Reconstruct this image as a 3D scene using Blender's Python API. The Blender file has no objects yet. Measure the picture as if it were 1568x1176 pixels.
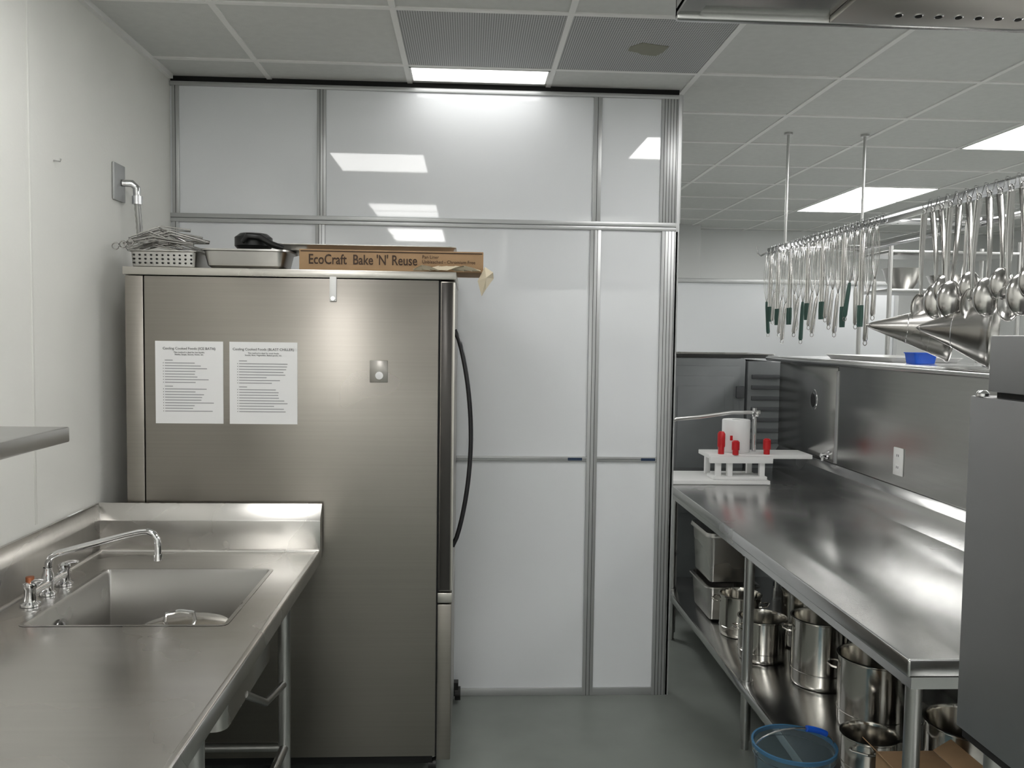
import bpy, bmesh, math, random
from mathutils import Vector, Matrix
random.seed(7)
sc=bpy.context.scene
try:
    sc.view_settings.view_transform='Standard'
    sc.view_settings.look='None'
    sc.view_settings.exposure=.17
except Exception: pass
PI=math.pi
# ------------------------------------------------------------ materials
def newmat(name):
    m=bpy.data.materials.new(name);m.use_nodes=True
    return m,m.node_tree.nodes,m.node_tree.links,m.node_tree.nodes['Principled BSDF']
def plain(name,col,rough=.5,metal=0.,spec=.5,coat=0.,noise=0.,nscale=8.,bump=0.,bscale=200.,trans=0.,ior=1.45):
    m,n,l,b=newmat(name)
    b.inputs['Base Color'].default_value=(*col,1);b.inputs['Roughness'].default_value=rough
    b.inputs['Metallic'].default_value=metal;b.inputs['Specular IOR Level'].default_value=spec
    b.inputs['Coat Weight'].default_value=coat;b.inputs['Transmission Weight'].default_value=trans
    b.inputs['IOR'].default_value=ior
    tc=n.new('ShaderNodeTexCoord')
    if noise>0:
        t=n.new('ShaderNodeTexNoise');t.inputs['Scale'].default_value=nscale;t.inputs['Detail'].default_value=6
        l.new(tc.outputs['Object'],t.inputs['Vector'])
        mr=n.new('ShaderNodeMapRange');mr.inputs['From Min'].default_value=.3;mr.inputs['From Max'].default_value=.7
        mr.inputs['To Min'].default_value=1-noise;mr.inputs['To Max'].default_value=1+noise
        l.new(t.outputs['Fac'],mr.inputs['Value'])
        mx=n.new('ShaderNodeVectorMath');mx.operation='SCALE';mx.inputs[0].default_value=col
        l.new(mr.outputs['Result'],mx.inputs['Scale']);l.new(mx.outputs['Vector'],b.inputs['Base Color'])
    if bump>0:
        t=n.new('ShaderNodeTexNoise');t.inputs['Scale'].default_value=bscale;t.inputs['Detail'].default_value=3
        l.new(tc.outputs['Object'],t.inputs['Vector'])
        bp=n.new('ShaderNodeBump');bp.inputs['Strength'].default_value=bump;bp.inputs['Distance'].default_value=.002
        l.new(t.outputs['Fac'],bp.inputs['Height']);l.new(bp.outputs['Normal'],b.inputs['Normal'])
    return m
def steel(name,col=(.56,.55,.53),rough=.28,brush=None,var=.08,smear=0.,nscale=2.0):
    m,n,l,b=newmat(name)
    b.inputs['Metallic'].default_value=1
    b.inputs['Base Color'].default_value=(*col,1)
    tc=n.new('ShaderNodeTexCoord')
    t2=n.new('ShaderNodeTexNoise');t2.inputs['Scale'].default_value=nscale;t2.inputs['Detail'].default_value=3
    l.new(tc.outputs['Object'],t2.inputs['Vector'])
    mr=n.new('ShaderNodeMapRange');mr.inputs['From Min'].default_value=.3;mr.inputs['From Max'].default_value=.7
    mr.inputs['To Min'].default_value=max(.02,rough-var);mr.inputs['To Max'].default_value=rough+var
    l.new(t2.outputs['Fac'],mr.inputs['Value']);l.new(mr.outputs['Result'],b.inputs['Roughness'])
    if brush:
        mp=n.new('ShaderNodeMapping');mp.inputs['Scale'].default_value=brush
        t=n.new('ShaderNodeTexNoise');t.inputs['Scale'].default_value=1;t.inputs['Detail'].default_value=2
        l.new(tc.outputs['Object'],mp.inputs['Vector']);l.new(mp.outputs['Vector'],t.inputs['Vector'])
        m3=n.new('ShaderNodeMapRange');m3.inputs['From Min'].default_value=.3;m3.inputs['From Max'].default_value=.7
        m3.inputs['To Min'].default_value=.975;m3.inputs['To Max'].default_value=1.025
        l.new(t.outputs['Fac'],m3.inputs['Value'])
        m2=n.new('ShaderNodeMapRange');m2.inputs['From Min'].default_value=.3;m2.inputs['From Max'].default_value=.7
        m2.inputs['To Min'].default_value=1-smear;m2.inputs['To Max'].default_value=1+smear
        l.new(t2.outputs['Fac'],m2.inputs['Value'])
        mm=n.new('ShaderNodeMath');mm.operation='MULTIPLY';l.new(m3.outputs['Result'],mm.inputs[0]);l.new(m2.outputs['Result'],mm.inputs[1])
        v=n.new('ShaderNodeVectorMath');v.operation='SCALE';v.inputs[0].default_value=col
        l.new(mm.outputs[0],v.inputs['Scale']);l.new(v.outputs['Vector'],b.inputs['Base Color'])
    return m
def emis(name,col,s):
    m,n,l,b=newmat(name)
    b.inputs['Base Color'].default_value=(.9,.9,.9,1);b.inputs['Roughness'].default_value=.5
    b.inputs['Emission Color'].default_value=(*col,1);b.inputs['Emission Strength'].default_value=s
    return m
def perforated(name,c0,c1,pitch,r):
    m,n,l,b=newmat(name)
    tc=n.new('ShaderNodeTexCoord');sp=n.new('ShaderNodeSeparateXYZ');l.new(tc.outputs['Object'],sp.inputs[0])
    outs=[]
    for ax in ('X','Y'):
        a=n.new('ShaderNodeMath');a.operation='PINGPONG';a.inputs[1].default_value=pitch/2
        l.new(sp.outputs[ax],a.inputs[0])
        q=n.new('ShaderNodeMath');q.operation='MULTIPLY';l.new(a.outputs[0],q.inputs[0]);l.new(a.outputs[0],q.inputs[1]);outs.append(q)
    s=n.new('ShaderNodeMath');s.operation='ADD';l.new(outs[0].outputs[0],s.inputs[0]);l.new(outs[1].outputs[0],s.inputs[1])
    g=n.new('ShaderNodeMath');g.operation='LESS_THAN';g.inputs[1].default_value=r*r;l.new(s.outputs[0],g.inputs[0])
    mx=n.new('ShaderNodeMix');mx.data_type='RGBA';mx.inputs[6].default_value=(*c0,1);mx.inputs[7].default_value=(*c1,1)
    l.new(g.outputs[0],mx.inputs[0]);l.new(mx.outputs[2],b.inputs['Base Color']);b.inputs['Roughness'].default_value=.6
    return m
WALL=plain('wall_frp',(.84,.84,.80),.42,noise=.02,nscale=3,bump=.25,bscale=90)
WALLG=plain('wall_grey',(.55,.56,.55),.6)
WALLF=plain('wall_far_paint',(.72,.73,.72),.6)
FLOOR=plain('floor_epoxy',(.205,.222,.205),.36,noise=.08,nscale=5,bump=.06,bscale=60)
TILE=plain('ceiling_tile',(.64,.65,.63),.9,noise=.03,nscale=30,bump=.3,bscale=250)
TBAR=plain('ceiling_tbar',(.82,.82,.80),.5)
SPK=perforated('perforated_grille',(.52,.53,.53),(.12,.12,.12),.0085,.0029)
PANEL=plain('white_laminate',(.79,.81,.83),.03,spec=.7,noise=.008,nscale=2)
ALU=plain('aluminium_profile',(.48,.49,.49),.38,metal=.55)
BLACK=plain('black_plastic',(.012,.012,.012),.35)
BLACKG=plain('black_gloss',(.02,.02,.022),.12)
DARK=plain('dark_gap',(.01,.01,.01),.8)
DGREY=plain('fridge_door_gasket',(.07,.066,.062),.25,metal=.7)
FR=steel('fridge_steel',(.325,.303,.275),.31,(1.5,1.5,160),.05,.04,1.3)
FR2=steel('fridge_trim_steel',(.56,.54,.50),.3,None,.05)
SINK=steel('sink_steel',(.62,.605,.58),.26,(3,40,3),.07,.05,2.5)
TAB=steel('table_steel',(.62,.62,.615),.22,(40,3,3),.06,.04,2.5)
CLAD=steel('cladding_steel',(.48,.48,.47),.22,(3,4,120),.04,.02)
BOXS=steel('cabinet_steel',(.40,.40,.40),.45,None,.04)
POT=steel('pot_steel',(.60,.58,.54),.15,None,.05)
CHR=steel('chrome',(.76,.76,.77),.09,None,.03)
UT=steel('utensil_steel',(.56,.55,.535),.16,None,.04)
UTC=steel('strainer_steel',(.46,.45,.43),.24,None,.05)
PANM=steel('pan_steel',(.52,.51,.49),.3,None,.06)
LEG=steel('leg_steel',(.52,.52,.51),.3,None,.05)
SHF=steel('shelf_steel',(.50,.50,.49),.3,None,.03)
WHITE=plain('white_plastic',(.82,.82,.81),.35)
PAPER=plain('paper',(.84,.84,.84),.6)
INK=plain('ink',(.05,.05,.05),.7)
INKG=plain('ink_grey',(.33,.33,.34),.7)
KRAFT=plain('kraft_card',(.36,.23,.125),.75,noise=.06,nscale=20)
KRAFTD=plain('kraft_print',(.05,.03,.02),.75)
GREEN=plain('green_grip',(.03,.075,.06),.5)
RED=plain('red_plastic',(.55,.015,.02),.3)
BLUE=plain('blue_plastic',(.01,.09,.55),.35)
GREYC=plain('grey_polymer',(.17,.18,.185),.5,noise=.05)
GREYD=plain('grey_polymer_dark',(.09,.095,.10),.5)
CLEAR=plain('clear_plastic',(.62,.76,.84),.06,trans=.95,ior=1.12)
LIGHT=emis('troffer_diffuser',(1,.99,.97),14.0)
LIGHTM=emis('troffer_diffuser_mid',(1,.99,.97),9.5)
LIGHTN=emis('troffer_diffuser_dim',(1,.99,.97),3.8)
PARCH=plain('parchment',(.68,.60,.45),.6)
TAN=plain('ceiling_patch',(.27,.27,.22),.9)
# ------------------------------------------------------------ builder
class B:
    def __init__(s,name):
        s.name=name;s.bm=bmesh.new();s.mats=[]
    def mi(s,m):
        if m not in s.mats:s.mats.append(m)
        return s.mats.index(m)
    def box(s,x0,x1,y0,y1,z0,z1,m,bev=0,seg=2,mat4=None):
        x0,x1=sorted((x0,x1));y0,y1=sorted((y0,y1));z0,z1=sorted((z0,z1))
        t=bmesh.new();bmesh.ops.create_cube(t,size=1)
        for v in t.verts:
            v.co=Vector(((x0+x1)/2+v.co.x*(x1-x0),(y0+y1)/2+v.co.y*(y1-y0),(z0+z1)/2+v.co.z*(z1-z0)))
        if bev>0:bmesh.ops.bevel(t,geom=t.edges[:],offset=bev,segments=seg,profile=.5,affect='EDGES')
        s.merge(t,m,mat4);return s
    def merge(s,t,m,mat4=None):
        i=s.mi(m)
        if mat4 is not None:bmesh.ops.transform(t,matrix=mat4,verts=t.verts)
        me=bpy.data.meshes.new('t');t.to_mesh(me);t.free()
        for p in me.polygons:p.material_index=i
        s.bm.from_mesh(me);bpy.data.meshes.remove(me)
    def tube(s,pts,r,m,seg=10,closed=False,cap=True,flat=None):
        P=[Vector(p) for p in pts];n=len(P);rs=r if isinstance(r,(list,tuple)) else [r]*n
        t=bmesh.new();rings=[];up=None
        for i in range(n):
            if closed:d=(P[(i+1)%n]-P[i-1])
            else:d=(P[min(i+1,n-1)]-P[max(i-1,0)])
            if d.length<1e-9:d=Vector((0,0,1))
            d.normalize()
            if up is None:
                up=Vector((0,0,1)) if abs(d.z)<.9 else Vector((1,0,0))
            a=up-d*up.dot(d)
            if a.length<1e-5:a=d.orthogonal()
            a.normalize();b=d.cross(a);up=a
            fa,fb=(flat if flat else (1,1))
            rings.append([t.verts.new(P[i]+(a*math.cos(k*2*PI/seg)*fa+b*math.sin(k*2*PI/seg)*fb)*rs[i]) for k in range(seg)])
        for i in range(n if closed else n-1):
            A=rings[i];C=rings[(i+1)%n]
            for k in range(seg):t.faces.new((A[k],A[(k+1)%seg],C[(k+1)%seg],C[k]))
        if cap and not closed:
            t.faces.new(rings[0][::-1]);t.faces.new(rings[-1])
        bmesh.ops.recalc_face_normals(t,faces=t.faces)
        s.merge(t,m);return s
    def cyl(s,p0,p1,r,m,seg=20,r2=None):
        return s.tube([p0,p1],[r,r if r2 is None else r2],m,seg)
    def lathe(s,c,prof,m,seg=40,mat4=None,axis=None):
        t=bmesh.new();rings=[]
        for (r,z) in prof:
            if r<1e-6:rings.append([t.verts.new((0,0,z))])
            else:rings.append([t.verts.new((r*math.cos(k*2*PI/seg),r*math.sin(k*2*PI/seg),z)) for k in range(seg)])
        for A,C in zip(rings,rings[1:]):
            for k in range(seg):
                k2=(k+1)%seg
                vs=[A[k%len(A)],A[k2%len(A)],C[k2%len(C)],C[k%len(C)]]
                u=[]
                for v in vs:
                    if v not in u:u.append(v)
                if len(u)>2:t.faces.new(u)
        bmesh.ops.recalc_face_normals(t,faces=t.faces)
        M=Matrix.Translation(Vector(c))
        if axis is not None:M=M@Vector(axis).to_track_quat('Z','Y').to_matrix().to_4x4()
        if mat4 is not None:M=M@mat4
        s.merge(t,m,M);return s
    def loft(s,cx,cy,hx,hy,r,prof,m,capend=True,rot=0,capstart=False):
        """rounded rectangle loft; prof = (offset outward, z)"""
        t=bmesh.new();rings=[]
        for off,z in prof:
            ax,ay=hx+off,hy+off;rr=max(.002,min(r+off,ax,ay))
            ring=[]
            for (sx,sy,a0) in ((1,1,0),(-1,1,90),(-1,-1,180),(1,-1,270)):
                for k in range(6):
                    a=math.radians(a0+k*18)
                    x=sx*(ax-rr)+rr*math.cos(a);y=sy*(ay-rr)+rr*math.sin(a)
                    xr=x*math.cos(rot)-y*math.sin(rot);yr=x*math.sin(rot)+y*math.cos(rot)
                    ring.append(t.verts.new((cx+xr,cy+yr,z)))
            rings.append(ring)
        n=len(rings[0])
        for A,C in zip(rings,rings[1:]):
            for k in range(n):t.faces.new((A[k],A[(k+1)%n],C[(k+1)%n],C[k]))
        if capend:t.faces.new(rings[-1])
        if capstart:t.faces.new(rings[0])
        bmesh.ops.recalc_face_normals(t,faces=t.faces)
        s.merge(t,m);return s
    def prism(s,poly,axis,a,b,m,bev=0):
        """poly 2D points; axis 'x','y','z' extruded from a to b"""
        t=bmesh.new()
        def mk(p,c):
            if axis=='y':return (p[0],c,p[1])
            if axis=='x':return (c,p[0],p[1])
            return (p[0],p[1],c)
        A=[t.verts.new(mk(p,a)) for p in poly];C=[t.verts.new(mk(p,b)) for p in poly];n=len(poly)
        t.faces.new(A);t.faces.new(C[::-1])
        for k in range(n):t.faces.new((A[k],C[k],C[(k+1)%n],A[(k+1)%n]))
        bmesh.ops.recalc_face_normals(t,faces=t.faces)
        if bev>0:bmesh.ops.bevel(t,geom=t.edges[:],offset=bev,segments=2,profile=.5,affect='EDGES')
        s.merge(t,m);return s
    def done(s,parent=None,smooth=40):
        me=bpy.data.meshes.new(s.name);s.bm.to_mesh(me);s.bm.free()
        for m in s.mats:me.materials.append(m)
        me.shade_smooth() if hasattr(me,'shade_smooth') else None
        try:me.set_sharp_from_angle(angle=math.radians(smooth))
        except Exception:pass
        o=bpy.data.objects.new(s.name,me);sc.collection.objects.link(o)
        if parent:o.parent=parent
        return o
def text(name,body,loc,size,mat,parent=None,rot=(PI/2,0,0),align='LEFT',bold=0.,width=None):
    cu=bpy.data.curves.new(name,'FONT');cu.body=body;cu.size=size;cu.align_x=align;cu.offset=bold;cu.extrude=.0002
    cu.resolution_u=3
    o=bpy.data.objects.new(name+'_tmp',cu);sc.collection.objects.link(o)
    bpy.context.view_layer.update()
    dg=bpy.context.evaluated_depsgraph_get()
    me=bpy.data.meshes.new_from_object(o.evaluated_get(dg))
    bpy.data.objects.remove(o)
    if width:
        xs=[v.co.x for v in me.vertices];w=max(xs)-min(xs)
        if w>0:
            for v in me.vertices:v.co.x*=width/w
    me.materials.clear();me.materials.append(mat)
    q=bpy.data.objects.new(name,me);sc.collection.objects.link(q);q.location=loc;q.rotation_euler=rot
    if parent:q.parent=parent
    return q
# ------------------------------------------------------------ dims
XL=-1.305;D=3.82;CZ=2.759;XR=5.4;YB=-2.6;YF=8.6
GX=-.88;GY=2.967;T=.61
# ------------------------------------------------------------ shell
B('floor').box(XL-.1,XR+.1,YB-.1,YF+.1,-.1,0,FLOOR).done()
B('ceiling').box(XL-.1,XR+.1,YB-.1,YF+.1,CZ,CZ+.1,TILE).done()
w=B('wall_left').box(XL-.1,XL,YB-.1,YF,0,CZ,WALL)
w.done()
w=B('trim_2')
for y in (2.62,1.40,.18):w.box(XL,XL+.0015,y-.006,y+.006,1.06,CZ,WALL,.0006)
w.done()
B('wall_right').box(XR,XR+.1,YB,YF,0,CZ,WALLF).done()
B('wall_behind').box(XL,XR,YB-.1,YB,0,CZ,WALLF).done()
w=B('wall_far').box(XL,XR,YF,YF+.1,0,CZ,WALLF);w.box(XL,2.25,YF-.35,YF,0,CZ,WALLG);w.done()
lw=B('wall_low');lw.box(1.0,3.35,6.5,6.58,0,2.08,PANEL);lw.box(.98,3.37,6.49,6.59,2.08,2.115,ALU,.004)
for x in (1.0,3.33):lw.box(x-.015,x+.015,6.492,6.5,0,2.08,ALU)
lw.done()
B('trim_1').box(XL,XL+.02,YB,D-.02,CZ-.02,CZ,TBAR).done()
# ceiling grid
g=B('ceiling_grid')
x=GX-T*1
while x<XR:
    if x>XL:g.box(x-.011,x+.011,YB,YF,CZ-.005,CZ+.001,TBAR)
    x+=T
y=GY-T*9
while y<YF:
    g.box(XL,XR,y-.011,y+.011,CZ-.0055,CZ+.001,TBAR);y+=T
g.done()
def troffer(x0,x1,y0,y1,mat=None):
    o=B('ceiling_light_panel')  # name shared by real fixtures and the added fill panels
    o.box(x0+.014,x1-.014,y0+.014,y1-.014,CZ-.004,CZ-.0005,mat or LIGHT)
    for (a,b,c,d) in ((x0+.012,x1-.012,y0+.012,y0+.02),(x0+.012,x1-.012,y1-.02,y1-.012),(x0+.012,x0+.02,y0+.012,y1-.012),(x1-.02,x1-.012,y0+.012,y1-.012)):
        o.box(a,b,c,d,CZ-.0075,CZ-.0005,TBAR)
    return o.done()
gx=lambda k:GX+T*k
gy=lambda j:GY+T*j
troffer(gx(1),gx(2),gy(1),D-.03,LIGHTN)
troffer(gx(0),gx(1),gy(-2),gy(-1),LIGHTM)
troffer(gx(0),gx(1),-.45,.36,LIGHTM)
troffer(gx(3),gx(4),gy(-1),gy(0))
troffer(gx(6),gx(7),gy(1),gy(3))
troffer(gx(6),gx(7),gy(5),gy(7))
troffer(gx(6),gx(7),gy(-4),gy(-2))  # added fill panel, out of view, not a known fixture
troffer(gx(0),gx(1),gy(-9),gy(-7))  # this and the next two: unseen panels added behind camera for fill
troffer(gx(3),gx(4),gy(-9),gy(-7))
troffer(gx(6),gx(7),gy(-9),gy(-7))
troffer(gx(1),gx(2),gy(4),gy(6))  # added panel hidden behind the partition, brightens the ceiling beyond
troffer(gx(9),gx(10),gy(1),gy(3))  # added unseen panel, lifts the dark right side of the room
for k in (1,2):
    o=B('perforated_ceiling_vent').box(gx(k)+.012,gx(k+1)-.012,gy(0)+.012,gy(1)-.012,CZ-.004,CZ-.0005,SPK)
    if k==2:
        o.prism([(.60,3.27),(.64,3.22),(.70,3.24),(.745,3.25),(.74,3.31),(.72,3.36),(.66,3.35),(.645,3.33),(.60,3.31)],'z',CZ-.0065,CZ-.003,TAN)
    o.done()
# ------------------------------------------------------------ partition
p=B('wall_partition')
p.box(XL,.93,D,D+.04,0,CZ-.026,PANEL)
p.box(XL,.93,D+.005,D+.035,CZ-.027,CZ,DARK)
def vpost(x0,x1,z0,z1,yo=.008):
    p.box(x0,x1,D-yo,D+.002,z0,z1,ALU,.0015)
    n=max(1,int((x1-x0)/.013))
    for i in range(1,n):
        xx=x0+(x1-x0)*i/n
        p.box(xx-.0010,xx+.0010,D-yo-.0006,D-yo+.001,z0,z1,DARK)
TOP=CZ-.026
vpost(XL+.008,XL+.039,2.165,TOP);vpost(XL+.008,XL+.035,0,2.13,.010)
vpost(-.673,-.633,2.165,TOP);vpost(-.680,-.637,0,2.13,.010)
vpost(.545,.583,2.165,TOP);vpost(.540,.588,0,2.13,.010)
vpost(.850,.945,2.165,TOP);vpost(.862,.935,0,2.13,.012)
for z0,z1 in ((TOP-.018,TOP),(2.13,2.147),(2.149,2.168)):
    p.box(XL,.94,D-.011,D+.002,z0,z1,ALU,.0015)
p.box(XL,.935,D-.009,D+.002,1.086,1.108,ALU,.0015)
p.box(XL,.935,D-.009,D+.002,0,.035,ALU,.0015)
p.box(XL,.93,D-.0095,D-.008,1.0965,1.0975,DARK)
p.box(.925,.94,D-.012,D+.06,0,CZ-.025,ALU)
pp=p.done()
for x in (.455,.79):
    b=B('brand_tag').box(x,x+.065,D-.0105,D-.009,1.091,1.103,plain('tag_blue',(.02,.04,.09),.4)).done(pp)
# ------------------------------------------------------------ refrigerator
f=B('reach_in_refrigerator')
fy0,fy1=3.06,3.79
f.box(-1.207,-1.145,fy0,fy1,.10,1.845,FR,.002)
f.box(-1.141,-.108,fy0,fy1,.10,1.845,FR,.002)
f.box(-1.19,-.12,fy0+.01,fy1,.10,1.84,DARK)
f.box(-1.213,-.046,fy0-.006,fy1+.005,1.848,1.876,FR2,.003)
f.box(-.118,-.10,fy0+.004,fy1,.1,1.845,DARK)
f.box(-.102,-.05,fy0,fy1,.716,1.842,FR,.004)
f.box(-.098,-.060,fy0-.003,fy0+.003,.722,1.838,DGREY,.001)
f.box(-.056,-.050,fy0-.002,fy0+.003,.722,1.838,FR2)
f.box(-.104,-.05,fy0-.002,fy1,.674,.712,FR2,.003)
f.box(-.104,-.052,fy0,fy1,.085,.669,FR,.004)
f.box(-1.17,-.12,fy0+.03,fy1-.02,.06,.10,DARK)
pts=[]
for i in range(25):
    t=i/24;z=1.67-(1.67-.87)*t
    pts.append((-.052+.064*math.sin(PI*t)**.7,3.115,z))
f.tube(pts,.0085,BLACKG,12)
for x in (-1.12,-.12):
    for y in (fy0+.08,fy1-.08):
        f.cyl((x,y,.05),(x,y,.10),.018,LEG);f.cyl((x-.014,y,.035),(x+.014,y,.035),.035,BLACK)
f.cyl((-.045,3.74,.045),(-.02,3.74,.045),.03,BLACK)
f.box(-.05,-.03,3.72,3.76,.04,.10,BLACK)
f.box(-.494,-.470,fy0-.009,fy0-.005,1.765,1.852,WHITE,.002)
f.cyl((-.482,fy0-.012,1.775),(-.482,fy0-.006,1.775),.008,CHR)
FRO=f.done()
b=B('acrylic_holder').box(-.352,-.288,fy0-.004,fy0-.0005,1.478,1.557,plain('acrylic',(.36,.345,.32),.25,metal=.7),.002)
b.lathe((-.318,fy0-.005,1.503),[(0,0),(.012,0),(.014,.003),(.008,.004),(0,.004)],PAPER,20,axis=(0,-1,0));b.done(FRO)
# papers
def notice(x0,x1,title,n1,sub):
    b=B('posted_notice').box(x0,x1,fy0-.0018,fy0-.0006,1.325,1.617,PAPER)
    w=x1-x0;y=fy0-.0024;z=1.548
    o=b
    rnd=random.Random(len(title))
    for i in range(22):
        if i in (9,):z-=.004
        ln=rnd.uniform(.45,.80)*w
        if i in(n1,n1+9):ln=.13*w
        if z<1.365:break
        o.box(x0+(.14*w),x0+.14*w+ln*.9,y,y+.0006,z,z+.0028,INKG)
        if i not in(n1,n1+9):o.box(x0+.115*w,x0+.122*w,y,y+.0006,z,z+.003,INK)
        z-=.0098
    ob=o.done()
    text('notice_title',title,((x0+x1)/2,y,1.587),.0125,INK,ob,align='CENTER')
    text('notice_subtitle',sub,((x0+x1)/2,y,1.575),.0075,INK,ob,align='CENTER')
notice(-1.104,-.868,'Cooling Cooked Foods (ICE BATH)',0,'This method is ideal for hot liquids:\nStocks, Soups, Sauces, Stews, etc.')
notice(-.846,-.608,'Cooling Cooked Foods (BLAST CHILLER)',0,'This method is ideal for most foods:\nStocks, Rice, Vegetables, Baked goods, etc.')
# ------------------------------------------------------------ things on top of refrigerator
FT=1.877
b=B('parchment_liner_box').box(-.607,.050,3.085,3.36,FT,FT+.074,KRAFT,.002)
b.box(-.602,.046,3.083,3.087,FT+.066,FT+.069,KRAFTD)
o=b.done()
text('box_print_large','EcoCraft  Bake \'N\' Reuse',(-.575,3.0835,FT+.022),.05,KRAFTD,o,width=.385,bold=.0006)
text('box_print_small','Pan Liner\nUnbleached - Chromium Free',(-.170,3.0835,FT+.047),.017,KRAFTD,o,width=.19)
t=bmesh.new();N=9
V=[[t.verts.new((-.20+i*.03,3.05+j*.007,FT+.002+(.010*math.sin(i*1.3+j)+.010)*(1 if 0<i<8 else .3))) for j in range(5)] for i in range(N)]
for i in range(N-1):
    for j in range(4):t.faces.new((V[i][j],V[i+1][j],V[i+1][j+1],V[i][j+1]))
b=B('parchment_sheet');b.merge(t,PARCH)
t=bmesh.new()
A=[(.055,3.07,FT+.02),(.085,3.06,FT+.0),(.088,3.09,FT-.02),(.06,3.07,FT-.06),(.045,3.08,FT-.085),(.03,3.078,FT-.03)]
vs=[t.verts.new(a) for a in A];c=t.verts.new((.06,3.05,FT-.02))
for i in range(6):t.faces.new((vs[i],vs[(i+1)%6],c))
b.merge(t,PARCH);b.done(smooth=15)
b=B('hotel_pan');b.loft(-.805,3.19,.145,.095,.03,[(-.03,FT),(-.012,FT+.012),(0,FT+.062),(.012,FT+.068),(.014,FT+.064),(.013,FT+.070),(-.004,FT+.070),(-.014,FT+.015),(-.03,FT+.005)],PANM,capstart=True);b.done()
b=B('perforated_pan');b.loft(-1.09,3.20,.115,.10,.02,[(-.01,FT),(-.004,FT+.005),(0,FT+.055),(.010,FT+.058),(.010,FT+.061),(-.002,FT+.061),(-.006,FT+.01),(-.01,FT+.006)],PANM,capstart=True)
for i in range(11):
    for j in range(3):b.cyl((-1.19+i*.02,3.102,FT+.016+j*.014),(-1.19+i*.02,3.0975,FT+.016+j*.014),.0035,DARK,8)
b.done()
b=B('wire_rack_bundle')
for k in range(18):
    x=-1.26+random.uniform(0,.10);y=3.13+random.uniform(0,.14);z=FT+.070+random.uniform(0,.06)
    L=random.uniform(.16,.29);a=random.uniform(-.4,.4);dz=random.uniform(-.04,.03)
    x2=min(x+L*math.cos(a),-.965);y2=y+L*.4*math.sin(a)
    b.tube([(x,y,z),(x+.4*(x2-x),y,z+.025),(x2,y2,max(FT+.066,z+dz)),(x2-.005,y2+.015,max(FT+.066,z+dz-.004)),(x+.4*(x2-x),y+.015,z+.016),(x,y+.012,z-.004)],.0026,UT,6,closed=True)
for k in range(3):
    cx=-1.262+k*.022;b.tube([(cx+.012*math.cos(q*PI/5),3.12+.01*k,FT+.075+k*.008+.012*math.sin(q*PI/5)) for q in range(10)],.0024,UT,6,closed=True)
b.done()
b=B('black_scoop')
b.lathe((-.80,3.22,FT+.072),[(0,0),(.05,0),(.068,.02),(.068,.052),(.05,.066),(.0,.068)],BLACK,24)
b.tube([(-.82,3.14,FT+.10),(-.80,3.13,FT+.122),(-.76,3.14,FT+.12),(-.72,3.16,FT+.095),(-.68,3.17,FT+.082)],[.008,.012,.012,.012,.010],BLACK,10)
b.done()
b=B('sheet_pan');b.loft(-.385,3.30,.325,.10,.02,[(-.02,FT+.075),(-.004,FT+.080),(.004,FT+.097),(.010,FT+.100),(.010,FT+.103),(0,FT+.103),(-.008,FT+.084),(-.02,FT+.08)],PANM,capstart=True);b.done()
# ------------------------------------------------------------ left wall bits
b=B('electrical_conduit')
WX=XL+.002
b.box(WX,WX+.008,3.20,3.30,2.13,2.265,ALU,.002)
b.tube([(WX+.008,3.27,2.20),(WX+.04,3.28,2.20),(WX+.055,3.285,2.185),(WX+.055,3.29,2.15)],.014,CHR,14)
b.cyl((WX+.055,3.29,2.155),(WX+.055,3.29,2.125),.019,CHR)
pts=[(WX+.055-.0001*i,3.29+.0025*i,2.13-.011*i) for i in range(24)]
b.tube([p for p in pts],[.0105 if i%2 else .012 for i in range(24)],LEG,12)
b.tube([pts[-1],(WX+.05,3.36,1.8),(WX+.045,3.38,1.2),(WX+.045,3.4,.4),(WX+.045,3.4,.001)],.011,LEG,12)
b.box(WX,WX+.03,3.36,3.44,.34,.46,ALU,.003)
b.done()
B('wall_hook').tube([(XL,2.767,2.18),(XL+.02,2.767,2.178),(XL+.022,2.767,2.186)],.0025,LEG,8).done()
b=B('wall_shelf')
b.box(WX,-.99,.6,2.16,1.372,1.41,SHF,.004)
b.box(WX,WX+.012,.6,2.16,1.41,1.44,SHF)
for y in (.9,1.9):b.prism([(WX,1.373),(-1.06,1.373),(WX,1.2)],'y',y,y+.004,SHF)
b.done()
# ------------------------------------------------------------ sink table
s=B('sink_worktable')
ZT=.88;xa,xb=-1.277,-.52;ya,yb=.55,3.0
bx0,bx1,by0,by1=-1.155,-.638,2.237,2.767
s.box(xa,xb,ya,by0,ZT-.03,ZT,SINK);s.box(xa,xb,by1,yb,ZT-.03,ZT,SINK)
s.box(xa,bx0,by0,by1,ZT-.03,ZT,SINK);s.box(bx1,xb,by0,by1,ZT-.03,ZT,SINK)
s.box(xb-.012,xb+.006,ya,yb,ZT-.042,ZT+.005,SINK,.005,3)
s.loft((bx0+bx1)/2,(by0+by1)/2,(bx1-bx0)/2,(by1-by0)/2,.012,[(.012,ZT+.0008),(0,ZT+.0008),(-.006,ZT-.01),(-.010,ZT-.27),(-.03,ZT-.285)],PANM)
s.loft((bx0+bx1)/2,(by0+by1)/2,(bx1-bx0)/2,(by1-by0)/2,.03,[(.01,ZT-.02),(.004,ZT-.29)],SINK)
s.lathe((-.9,2.5,ZT-.284),[(.045,0),(.04,.003),(.0,.001)],CHR,24)
s.lathe((bx0+.011,2.42,ZT-.075),[(.030,0),(.030,.004),(.022,.005),(.022,.002),(0,.002)],CHR,24,axis=(1,0,0))
s.cyl((bx0+.012,2.42,ZT-.075),(bx0+.0145,2.42,ZT-.075),.014,DARK)
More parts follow.
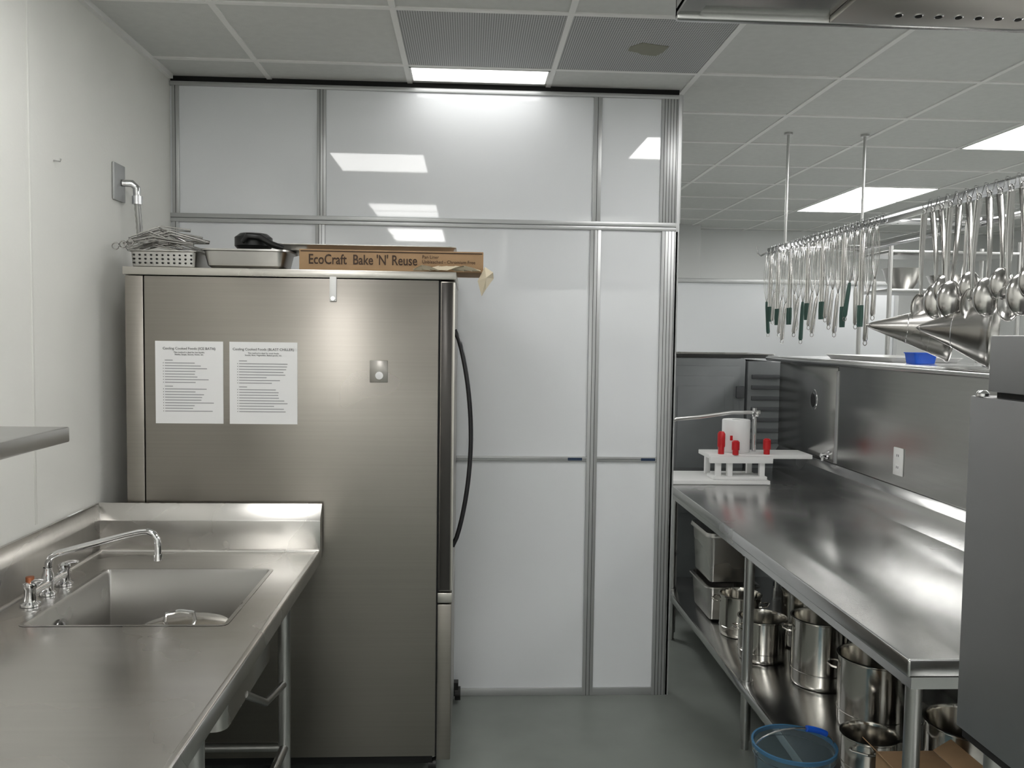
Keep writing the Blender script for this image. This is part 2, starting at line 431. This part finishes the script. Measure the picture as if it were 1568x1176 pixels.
s.prism([(xa+.0+px,ZT+pz) for px,pz in [(0,-.02),(0,.11),(-.012,.165),(-.022,.165),(-.022,-.02)]],'y',ya,yb+.02,SINK,.0015)
s.prism([(yb-.004-px,ZT+pz) for px,pz in [(0,-.03),(0,.11),(-.036,.165),(-.042,.165),(-.042,-.03)]],'x',xa-.02,xb+.004,SINK,.0015)
s.cyl((xa,yb-.006,ZT),(xb,yb-.006,ZT),.009,SINK,12);s.cyl((xa+.002,ya,ZT),(xa+.002,yb,ZT),.009,SINK,12)
for (x,y) in ((-.60,2.80),(-.60,1.88),(-.60,.7),(-1.2,2.80),(-1.2,1.88),(-1.2,.7)):
    s.cyl((x,y,.03),(x,y,ZT-.03),.0205,LEG);s.cyl((x,y,0),(x,y,.05),.016,LEG);s.cyl((x,y,.76 if x<-1 else .80),(x,y,ZT-.03),.03,LEG)
s.cyl((-.60,.7,.27),(-.60,2.8,.27),.015,LEG);s.cyl((-1.2,.7,.27),(-1.2,2.8,.27),.015,LEG)
s.cyl((-1.2,2.8,.27),(-.6,2.8,.27),.015,LEG);s.cyl((-1.2,1.88,.27),(-.6,1.88,.27),.015,LEG)
s.tube([(-.64,2.45,.60),(-.62,2.62,.50),(-.60,2.78,.49)],.012,LEG,12)
s.cyl((-.9,2.5,ZT-.29),(-.9,2.5,.35),.024,LEG)
SK=s.done()
b=B('masking_label').box(-1.297,-1.289,2.80,2.90,1.0452,1.0465,PAPER);b.done(SK)
# faucet
b=B('sink_faucet')
FZ=ZT+.001
b.cyl((-1.215,2.40,.915),(-1.215,2.60,.915),.014,CHR)
for y in (2.40,2.60):
    b.lathe((-1.215,y,FZ),[(.026,0),(.026,.006),(.017,.012),(.015,.045),(.018,.05),(.018,.062),(.010,.068),(0,.07)],CHR,24)
    b.tube([(-1.215,y,.945),(-1.19,y-.01,.955),(-1.165,y-.02,.957)],[.006,.007,.004],CHR,10)
b.cyl((-1.215,2.40,.948),(-1.215,2.40,.962),.011,plain('copper_cap',(.55,.2,.1),.3,metal=.8))
b.lathe((-1.215,2.50,FZ),[(.024,0),(.024,.006),(.016,.012),(.016,.06),(.012,.07),(.012,.08)],CHR,24)
b.tube([(-1.215,2.5,.93),(-1.213,2.5,.975),(-1.205,2.5,.992),(-1.185,2.5,1.003),(-1.10,2.5,1.026),(-1.0,2.5,1.053),(-.955,2.5,1.064),(-.93,2.5,1.067),(-.912,2.5,1.060),(-.902,2.5,1.043),(-.900,2.5,1.02),(-.900,2.5,.985)],.0095,CHR,14)
b.cyl((-.90,2.5,1.0),(-.90,2.5,.982),.0125,CHR)
b.done()
b=B('cooking_pot');b.lathe((-.785,2.38,.5975),[(0,0),(.10,0),(.112,.01),(.112,.222),(.120,.225),(.120,.229),(.105,.233),(.05,.243),(0,.245)],POT,40)
b.tube([(-.84,2.38,.836),(-.835,2.38,.862),(-.80,2.385,.868),(-.765,2.39,.862),(-.76,2.39,.836)],.006,CHR,8);b.done()
# ------------------------------------------------------------ right worktable
r=B('prep_worktable')
TZ=.90;tx0,tx1,ty0,ty1=1.045,1.80,1.915,4.86
r.box(tx0,tx1,ty0,ty1,TZ-.045,TZ,TAB,.006,3)
r.box(tx0+.02,tx1,ty0+.02,ty1-.02,TZ-.08,TZ-.04,TAB)
r.prism([(tx1-.015,TZ-.01),(tx1-.002,TZ+.10),(tx1+.020,TZ+.135),(tx1+.024,TZ+.135),(tx1+.024,TZ-.01)],'y',ty0,ty1,TAB,.001)
for y in (2.04,3.29,4.54):
    for x in (1.13,1.72):
        r.cyl((x,y,.04),(x,y,TZ-.08),.0205,LEG);r.cyl((x,y,0),(x,y,.05),.015,LEG);r.cyl((x,y,.79),(x,y,.83),.03,LEG)
        r.cyl((x,y,.245),(x,y,.285),.027,LEG)
r.box(1.105,1.76,1.99,4.80,.255,.27,TAB,.003);r.box(1.103,1.112,1.99,4.80,.235,.272,TAB,.002)
r.done()
# half wall with cladding
h=B('wall_half')
h.box(1.832,1.96,1.0,4.90,0,1.53,CLAD)
h.box(1.828,1.834,1.0,4.105,1.035,1.53,CLAD);h.box(1.828,1.834,4.115,4.90,1.035,1.53,CLAD,.0015)
h.box(1.824,1.830,4.098,4.122,1.04,1.50,ALU,.001)
HW=h.done()
b=B('wall_latch').lathe((1.829,4.40,1.336),[(.0,.0),(.05,0),(.05,.004),(0,.004)],CHR,28,axis=(-1,0,0),mat4=Matrix.Diagonal((.9,1.1,1,1)))
b.lathe((1.825,4.40,1.336),[(0,0),(.038,0),(.034,.003),(0,.001)],BLACK,28,axis=(-1,0,0),mat4=Matrix.Diagonal((.75,1.05,1,1)));b.done(HW)
b=B('wall_bolt').cyl((1.828,4.20,1.066),(1.79,4.20,1.066),.010,CHR);b.cyl((1.83,4.2,1.066),(1.822,4.2,1.066),.02,CHR);b.cyl((1.80,4.2,1.04),(1.80,4.2,1.08),.007,CHR);b.done(HW)
b=B('wall_outlet').box(1.822,1.828,3.45,3.53,1.082,1.20,WHITE,.003);b.box(1.8205,1.823,3.473,3.507,1.10,1.13,PAPER,.001);b.box(1.8205,1.823,3.473,3.507,1.15,1.18,PAPER,.001)
for z in(1.112,1.162):
    b.box(1.8198,1.821,3.481,3.484,z,z+.01,DARK);b.box(1.8198,1.821,3.494,3.497,z,z+.01,DARK)
b.done()
ps=B('pass_shelf')
ps.box(1.76,2.30,1.9,4.93,1.531,1.556,TAB,.005,3);ps.cyl((1.765,1.9,1.54),(1.765,4.93,1.54),.014,TAB,14)
for y in (2.2,3.5,4.8):ps.prism([(1.961,1.531),(2.28,1.531),(1.961,1.33)],'y',y,y+.004,TAB)
ps.done()
# ------------------------------------------------------------ things on pass shelf
b=B('white_tray');b.loft(2.05,4.05,.17,.35,.03,[(-.02,1.557),(0,1.575),(.008,1.578),(0,1.578),(-.015,1.562)],WHITE,capstart=True);b.done()
b=B('white_tray');b.loft(2.13,2.95,.13,.32,.03,[(-.02,1.557),(0,1.575),(.008,1.578),(0,1.578),(-.015,1.562)],WHITE,capstart=True);b.done()
b=B('blue_container');b.loft(1.92,3.52,.05,.05,.015,[(-.008,1.557),(0,1.60),(.004,1.60),(.004,1.604),(-.003,1.604),(-.01,1.563)],BLUE,capstart=True);b.done()
def chinois(rim,tip,R,name='conical_strainer'):
    rim=Vector(rim);tip=Vector(tip);ax=tip-rim;L=ax.length
    b=B(name)
    b.lathe(rim,[(R*1.03,-.006),(R*1.07,-.002),(R*1.05,.006),(R,.010),(R*.93,.03),(R*.5,L*.52),(R*.12,L*.92),(0,L),(R*.10,L*.91),(R*.48,L*.51),(R*.91,.026),(R*.98,.0),(R*1.03,-.006)],UTC,44,axis=ax)
    for k in (.25,.5):
        rr=R*(1-k*.97);b.lathe(rim,[(rr*1.0,L*k-.002),(rr*1.03,L*k),(rr*1.0,L*k+.002)],CHR,44,axis=ax)
    d=Vector((0,0,1));n=ax.normalized()
    b.tube([rim+d*R*.98,rim+d*(R+.04)-n*.03,rim+d*(R+.15)-n*.04,rim+Vector((0,0,2.10-rim.z))-n*.04],[.006,.006,.007,.005],UT,8)
    return b.done()
chinois((1.765,2.78,1.686),(1.575,2.93,1.700),.118)
chinois((1.80,3.10,1.690),(1.53,3.22,1.712),.108)
# ------------------------------------------------------------ hanging rack
hr=B('hanging_utensil_rack')
RX,RX2,RZ=1.70,2.12,2.15
def flatbar(x,y0,y1,z):hr.box(x-.004,x+.004,y0,y1,z-.02,z+.02,CHR,.001)
flatbar(RX,2.25,4.80,RZ);flatbar(RX2,2.25,4.80,RZ)
for y in (2.35,3.45,4.54):
    hr.box(RX,RX2,y-.004,y+.004,RZ-.018,RZ+.018,CHR,.001)
for y in (2.35,4.54):
    for x in (RX,RX2):
        hr.cyl((x,y,RZ),(x,y,CZ),.0075,LEG);hr.cyl((x,y,CZ-.012),(x,y,CZ-.001),.022,LEG)
hr.tube([(RX,4.80,RZ),(RX-.03,4.83,RZ-.02),(RX-.05,4.83,RZ-.005),(RX-.055,4.83,RZ+.03)],.005,CHR,8)
ys=[]
y=2.47
while y<3.14:ys.append(('s',y));y+=.056
y=3.45
while y<4.75:ys.append(('w',y));y+=.058
for k,y in ys:
    hr.tube([(RX+.006,y,RZ-.015),(RX+.006,y,RZ+.026),(RX-.006,y,RZ+.026),(RX-.012,y,RZ+.0),(RX-.018,y,RZ-.016),(RX-.028,y,RZ-.014),(RX-.032,y,RZ+.002)],.0022,CHR,6)
hr.done()
def spoon(y,L,br,tilt,flip):
    b=B('serving_spoon')
    x=RX-.024;z0=RZ-.012
    dx=tilt;
    b.tube([(x+.007*math.sin(a),y,z0-.008+.011*math.cos(a)) for a in [k*PI/6 for k in range(12)]],.0024,UT,6,closed=True)
    pts=[];rs=[]
    for i in range(11):
        t=i/10
        pts.append((x+dx*t,y+.02*math.sin(t*2)*flip,z0-.018-(L-.018)*t))
        rs.append(.0135*(1-.5*t))
    b.tube(pts,rs,UT,10,flat=(1,.2) )
    c=Vector(pts[-1])+Vector((dx*.08,0,-br*1.15))
    t=bmesh.new();bmesh.ops.create_uvsphere(t,u_segments=24,v_segments=14,radius=1)
    cut=[v for v in t.verts if (v.co.y<-.15 if flip>0 else v.co.y>.15)]
    bmesh.ops.delete(t,geom=cut,context='VERTS')
    bmesh.ops.solidify(t,geom=t.faces[:],thickness=.05)
    M=Matrix.Translation(c)@Matrix.Rotation(-.35+flip*.2,4,'Z')@Matrix.Diagonal((br*.85,br*.38,br*1.3,1))
    b.merge(t,UT,M)
    return b.done(smooth=60)
i=0
for k,y in ys:
    if k=='s':
        spoon(y,.255+.028*((i*7)%3),.040+.005*((i*5)%3),random.uniform(-.03,.02),(-1,-1,1)[i%3]);i+=1
def whisk(y,L,R,grip):
    b=B('wire_whisk');x=RX-.026;z0=RZ-.016;tx=random.uniform(-.02,.02)
    Lw=L*.62
    for k in range(5):
        a=k*PI/5
        pts=[]
        for j in range(17):
            u=j/16*2-1
            h_=1-abs(u)**2.2
            w_=R*abs(u)*(1-abs(u)**6)*1.25*(1 if u>0 else -1)
            pts.append((x+w_*math.cos(a),y+w_*math.sin(a),z0-.004-Lw*(1-h_)))
        # loop closed at hook end: shift so handle end is at bottom
        b.tube(pts,.0010,UT,5)
    b.tube([(x,y,z0-Lw*.97),(x+tx*.2,y,z0-Lw-.02),(x+tx,y,z0-L+.01),(x+tx,y,z0-L)],[.006,.009,.0105,.007],grip,12)
    b.tube([(x+tx+.008*math.cos(q*PI/4),y,z0-L-.008+.010*math.sin(q*PI/4)) for q in range(8)],.0018,UT,6,closed=True)
    return b.done()
def tongs(y,L):
    b=B('kitchen_tongs');x=RX-.028;z0=RZ-.020;s_=random.uniform(.013,.022)
    for sg in (-1,1):
        pts=[(x,y+sg*.004,z0),(x,y+sg*.008,z0-.03),(x,y+sg*s_*.8,z0-L*.4),(x,y+sg*s_,z0-L*.78),(x,y+sg*s_*.9,z0-L)]
        b.tube(pts[:4],[.004,.007,.008,.0065],UT,8,flat=(1,.4))
        b.tube([pts[3],((x),(pts[3][1]+pts[4][1])/2,z0-L*.90),pts[4]],[.0075,.0085,.007],GREEN,10,flat=(1,.7))
    b.tube([(x,y-.004,z0),(x,y,z0+.007),(x,y+.004,z0)],.004,UT,8)
    return b.done()
i=0
for k,y in ys:
    if k=='w':
        if i in (2,5,9,12,16,19,21):tongs(y,.38+.02*(i%3))
        else:whisk(y,.38+.035*((i*3)%4),.020+.005*(i%3),GREEN if i%9==4 else UT)
        i+=1
# ------------------------------------------------------------ white press stand
b=B('sealing_stand')
SZ0=TZ+.001
b.box(1.03,1.565,4.28,4.60,SZ0,TZ+.022,WHITE,.003)
b.box(1.27,1.555,4.30,4.42,TZ+.022,TZ+.04,WHITE,.003)
for x in (1.30,1.36,1.53):
    for y in (4.32,4.52):b.box(x-.014,x+.014,y-.014,y+.014,TZ+.02,1.035,WHITE,.003)
b.box(1.25,1.80,4.32,4.52,1.03,1.052,WHITE,.003)
b.box(1.25,1.58,4.29,4.32,1.01,1.045,WHITE,.003)
for x,y,hh in ((1.320,4.34,.12),(1.392,4.325,.075),(1.562,4.34,.085)):
    b.lathe((x,y,1.05),[(.016,0),(.016,.3*hh),(.020,.35*hh),(.020,.9*hh),(.012,hh),(0,hh+.001)],RED,20)
b.cyl((1.53,4.45,1.05),(1.53,4.45,1.285),.012,CHR);b.box(1.512,1.548,4.43,4.47,1.24,1.27,CHR,.003)
b.tube([(1.56,4.45,1.262),(1.40,4.44,1.26),(1.22,4.43,1.235),(1.10,4.42,1.225),(1.05,4.42,1.19)],.010,LEG,8,flat=(1,.45))
b.done()
b=B('paper_towel_roll')
b.lathe((1.425,4.43,1.053),[(.022,0),(.07,0),(.073,.004),(.073,.168),(.07,.172),(.022,.172),(.022,0)],PAPER,40)
b.box(1.375,1.388,4.366,4.371,1.12,1.145,RED);b.done()
# ------------------------------------------------------------ background cabinet
b=B('food_holding_cabinet')
b.box(1.10,1.665,5.02,5.75,.12,1.535,GREYC,.012)
b.box(1.15,1.625,5.00,5.025,.60,1.49,GREYC,.006);b.box(1.19,1.585,4.992,5.004,.66,1.43,GREYC,.006)
b.box(1.245,1.53,4.985,4.995,.72,1.37,GREYC,.005)
for z in (.8,1.3):b.box(1.60,1.65,4.985,5.02,z,z+.07,GREYD,.004)
b.box(1.675,1.90,5.02,5.75,.12,1.52,GREYC,.012)
for k in range(12):b.box(1.70,1.88,5.012,5.022,.70+k*.065,.725+k*.065,GREYD,.003)
for x in(1.16,1.84):
    for y in(5.1,5.66):b.cyl((x-.015,y,.06),(x+.015,y,.06),.06,BLACK)
    for y in(5.1,5.66):b.box(x-.02,x+.02,y-.02,y+.02,.06,.13,LEG)
b.done()
b=B('sheet_pan');b.loft(1.45,5.3,.40,.26,.03,[(-.02,1.536),(0,1.555),(.012,1.560),(.010,1.562),(-.004,1.562),(-.02,1.54)],PANM,capstart=True);b.done()
# rear shelving unit seen behind the hanging rack
b=B('storage_shelving')
for x in (2.62,3.45):
    for y in (5.2,5.6):b.cyl((x,y,0),(x,y,2.28),.014,LEG)
for z in (.2,.8,1.4,1.96,2.20):
    b.box(2.61,3.46,5.19,5.61,z,z+.018,SHF,.003)
b.done()
for i,(x,hh,r_) in enumerate(((2.80,.14,.12),(3.12,.10,.14))):
    q=B('mixing_bowl');q.lathe((x,5.4,1.979),[(0,0),(r_*.5,0),(r_*.8,hh*.4),(r_,hh),(r_+.006,hh),(r_-.004,hh-.001),(r_*.78,hh*.42),(r_*.48,.006),(0,.006)],PANM,36);q.done()
# ------------------------------------------------------------ pots under table
SZ=.272
def stockpot(x,y,r,h,name='stock_pot',handles=True,lid=False,ang=0):
    b=B(name);b.lathe((x,y,SZ),[(0,0),(r*.93,0),(r*.985,.006),(r,.02),(r,h-.008),(r+.006,h-.003),(r+.006,h),(r-.002,h+.001),(r-.006,h-.01),(r-.008,.02),(r*.9,.006),(0,.005)],POT,48)
    b.lathe((x,y,SZ),[(r+.0005,h*.22),(r+.002,h*.225),(r+.002,h*.235),(r+.0005,h*.24)],POT,48)
    if handles:
        for s_ in(0,PI):
            a=ang+s_;d=Vector((math.cos(a),math.sin(a),0));n=Vector((-d.y,d.x,0));c=Vector((x,y,SZ+h*.78))
            b.tube([c+d*r+n*.035,c+d*(r+.018)+n*.035+Vector((0,0,.003)),c+d*(r+.032)+n*.022+Vector((0,0,.006)),c+d*(r+.032)-n*.022+Vector((0,0,.006)),c+d*(r+.018)-n*.035+Vector((0,0,.003)),c+d*r-n*.035],.0045,POT,8)
    if lid:b.lathe((x,y,SZ+h),[(r+.007,.0),(r+.007,.006),(r*.9,.012),(0,.016)],POT,40)
    return b.done()
stockpot(1.47,2.91,.128,.255,ang=2.6)
stockpot(1.43,3.29,.115,.27,ang=2.8)
stockpot(1.285,3.56,.100,.18,'double_boiler_pot',ang=.2)
stockpot(1.285,3.86,.095,.19,'sauce_pot',ang=2.6)
stockpot(1.56,3.72,.125,.25,ang=1.5)
stockpot(1.57,2.50,.13,.20,ang=2.2)
stockpot(1.30,2.60,.085,.12,'sauce_pot',ang=.9)
for z,h_,nm in ((SZ,.175,0),(SZ+.185,.24,1)):
    b=B('deep_hotel_pan');b.loft(1.30,4.17,.125,.16,.03,[(-.03,z),(-.015,z+.01),(0,z+h_-.012),(.012,z+h_-.004),(.014,z+h_-.007),(.013,z+h_),(-.004,z+h_),(-.02,z+.015)],PANM,capstart=True)
    if nm:b.loft(1.30,4.17,.125,.16,.03,[(.012,z+h_),(.008,z+h_+.012),(-.03,z+h_+.016)],PANM)
    b.done()
b=B('cardboard_box');b.box(1.155,1.32,2.09,2.27,SZ,.50,KRAFT,.002)
b.prism([(1.155,.50),(1.115,.54),(1.116,.542),(1.157,.502)],'y',2.09,2.27,KRAFT);b.prism([(1.32,.50),(1.37,.53),(1.371,.532),(1.322,.502)],'y',2.09,2.27,KRAFT);b.done()
b=B('plastic_bucket')
bx,by,bz=.965,2.38,.47
b.lathe((bx,by,0.001),[(0,0),(.085,0),(.09,.01),(.112,bz-.03),(.118,bz-.03),(.120,bz),(.116,bz),(.109,bz-.02),(.087,.015),(0,.006)],CLEAR,48)
b.lathe((bx,by,0),[(.1155,bz-.010),(.1215,bz-.008),(.1215,bz+.002),(.1155,bz+.002),(.1155,bz-.010)],plain('bucket_rim',(.05,.14,.25),.25),48)
hp=[]
for k in range(17):
    a=PI*k/16;hp.append((bx+.12*math.cos(a),by-.0-.03*math.sin(a),bz-.015+.075*math.sin(a)))
b.tube(hp,.0025,CHR,8)
b.tube([hp[4],hp[5],hp[6],hp[7]],.009,BLUE,12)
b.done()
# ------------------------------------------------------------ right foreground equipment
e=B('stainless_equipment_cabinet')
e.box(1.066,1.75,.55,1.75,.82,1.538,BOXS,.004)
e.box(1.075,1.75,.55,1.74,.80,.822,DARK)
e.box(1.066,1.72,.60,1.69,1.55,1.665,BOXS,.004);e.box(1.08,1.72,.6,1.68,1.535,1.552,DARK)
e.lathe((1.075,1.72,1.538),[(.014,0),(.014,.006),(.008,.012),(0,.013)],CHR,16)
for x in (1.11,1.70):
    for y in (.62,1.68):
        e.cyl((x,y,0),(x,y,.80),.02,LEG)
e.box(1.08,1.72,.6,1.70,.27,.285,TAB,.002)
e.done()
# ------------------------------------------------------------ exhaust hood
h=B('exhaust_hood')
hx0,hx1,hy0,hy1,hz=.285,2.3,-.6,1.205,2.10
h.box(hx0,hx0+.03,hy0,hy1,hz,2.55,CLAD);h.box(hx1-.03,hx1,hy0,hy1,hz,2.55,CLAD)
h.box(hx0,hx1,hy1-.004,hy1,hz,2.55,CLAD);h.box(hx0,hx1,hy0,hy0+.004,hz,2.55,CLAD)
h.box(hx0,hx1,hy0,hy1,2.55,2.56,CLAD)
h.box(hx0,hx1,hy1-.20,hy1,hz+.004,hz+.010,CLAD);h.box(hx0,hx1,hy1-.010,hy1+.004,hz-.006,hz+.01,CLAD,.003)
h.box(.50,hx1,hy1-.15,hy1-.012,hz-.006,hz+.004,FR2,.002)
for k in range(34):
    h.lathe((.58+k*.028,hy1-.050,hz-.006),[(.0065,0),(.0065,-.001),(.004,-.0015),(0,-.001)],CHR,12)
    h.cyl((.58+k*.028,hy1-.050,hz-.0082),(.58+k*.028,hy1-.050,hz-.006),.0045,DARK,10)
for x in (.4,2.2):
    for y in (-.4,1.0):h.cyl((x,y,2.55),(x,y,CZ),.006,LEG)
h.done()
# ------------------------------------------------------------ world + camera
wd=bpy.data.worlds.new('world');sc.world=wd;wd.use_nodes=True
wd.node_tree.nodes['Background'].inputs[0].default_value=(.8,.85,.9,1);wd.node_tree.nodes['Background'].inputs[1].default_value=.3
yaw,pit,rol=.0516,.0562,.0136
def dirv(a,b,c):
    a2=a*math.cos(rol)-b*math.sin(rol);b2=a*math.sin(rol)+b*math.cos(rol)
    z=b2*math.cos(pit)-c*math.sin(pit);fw=c*math.cos(pit)+b2*math.sin(pit)
    return Vector((a2*math.cos(yaw)+fw*math.sin(yaw),-a2*math.sin(yaw)+fw*math.cos(yaw),z))
R_,U_,F_=dirv(1,0,0),dirv(0,1,0),dirv(0,0,1)
cam=bpy.data.cameras.new('camera');co=bpy.data.objects.new('camera',cam);sc.collection.objects.link(co)
M=Matrix((R_,U_,-F_)).transposed().to_4x4();M.translation=Vector((0,0,1.65));co.matrix_world=M
cam.sensor_fit='HORIZONTAL';cam.sensor_width=36;cam.lens=1300.7/1568*36;cam.clip_start=.02
sc.camera=co
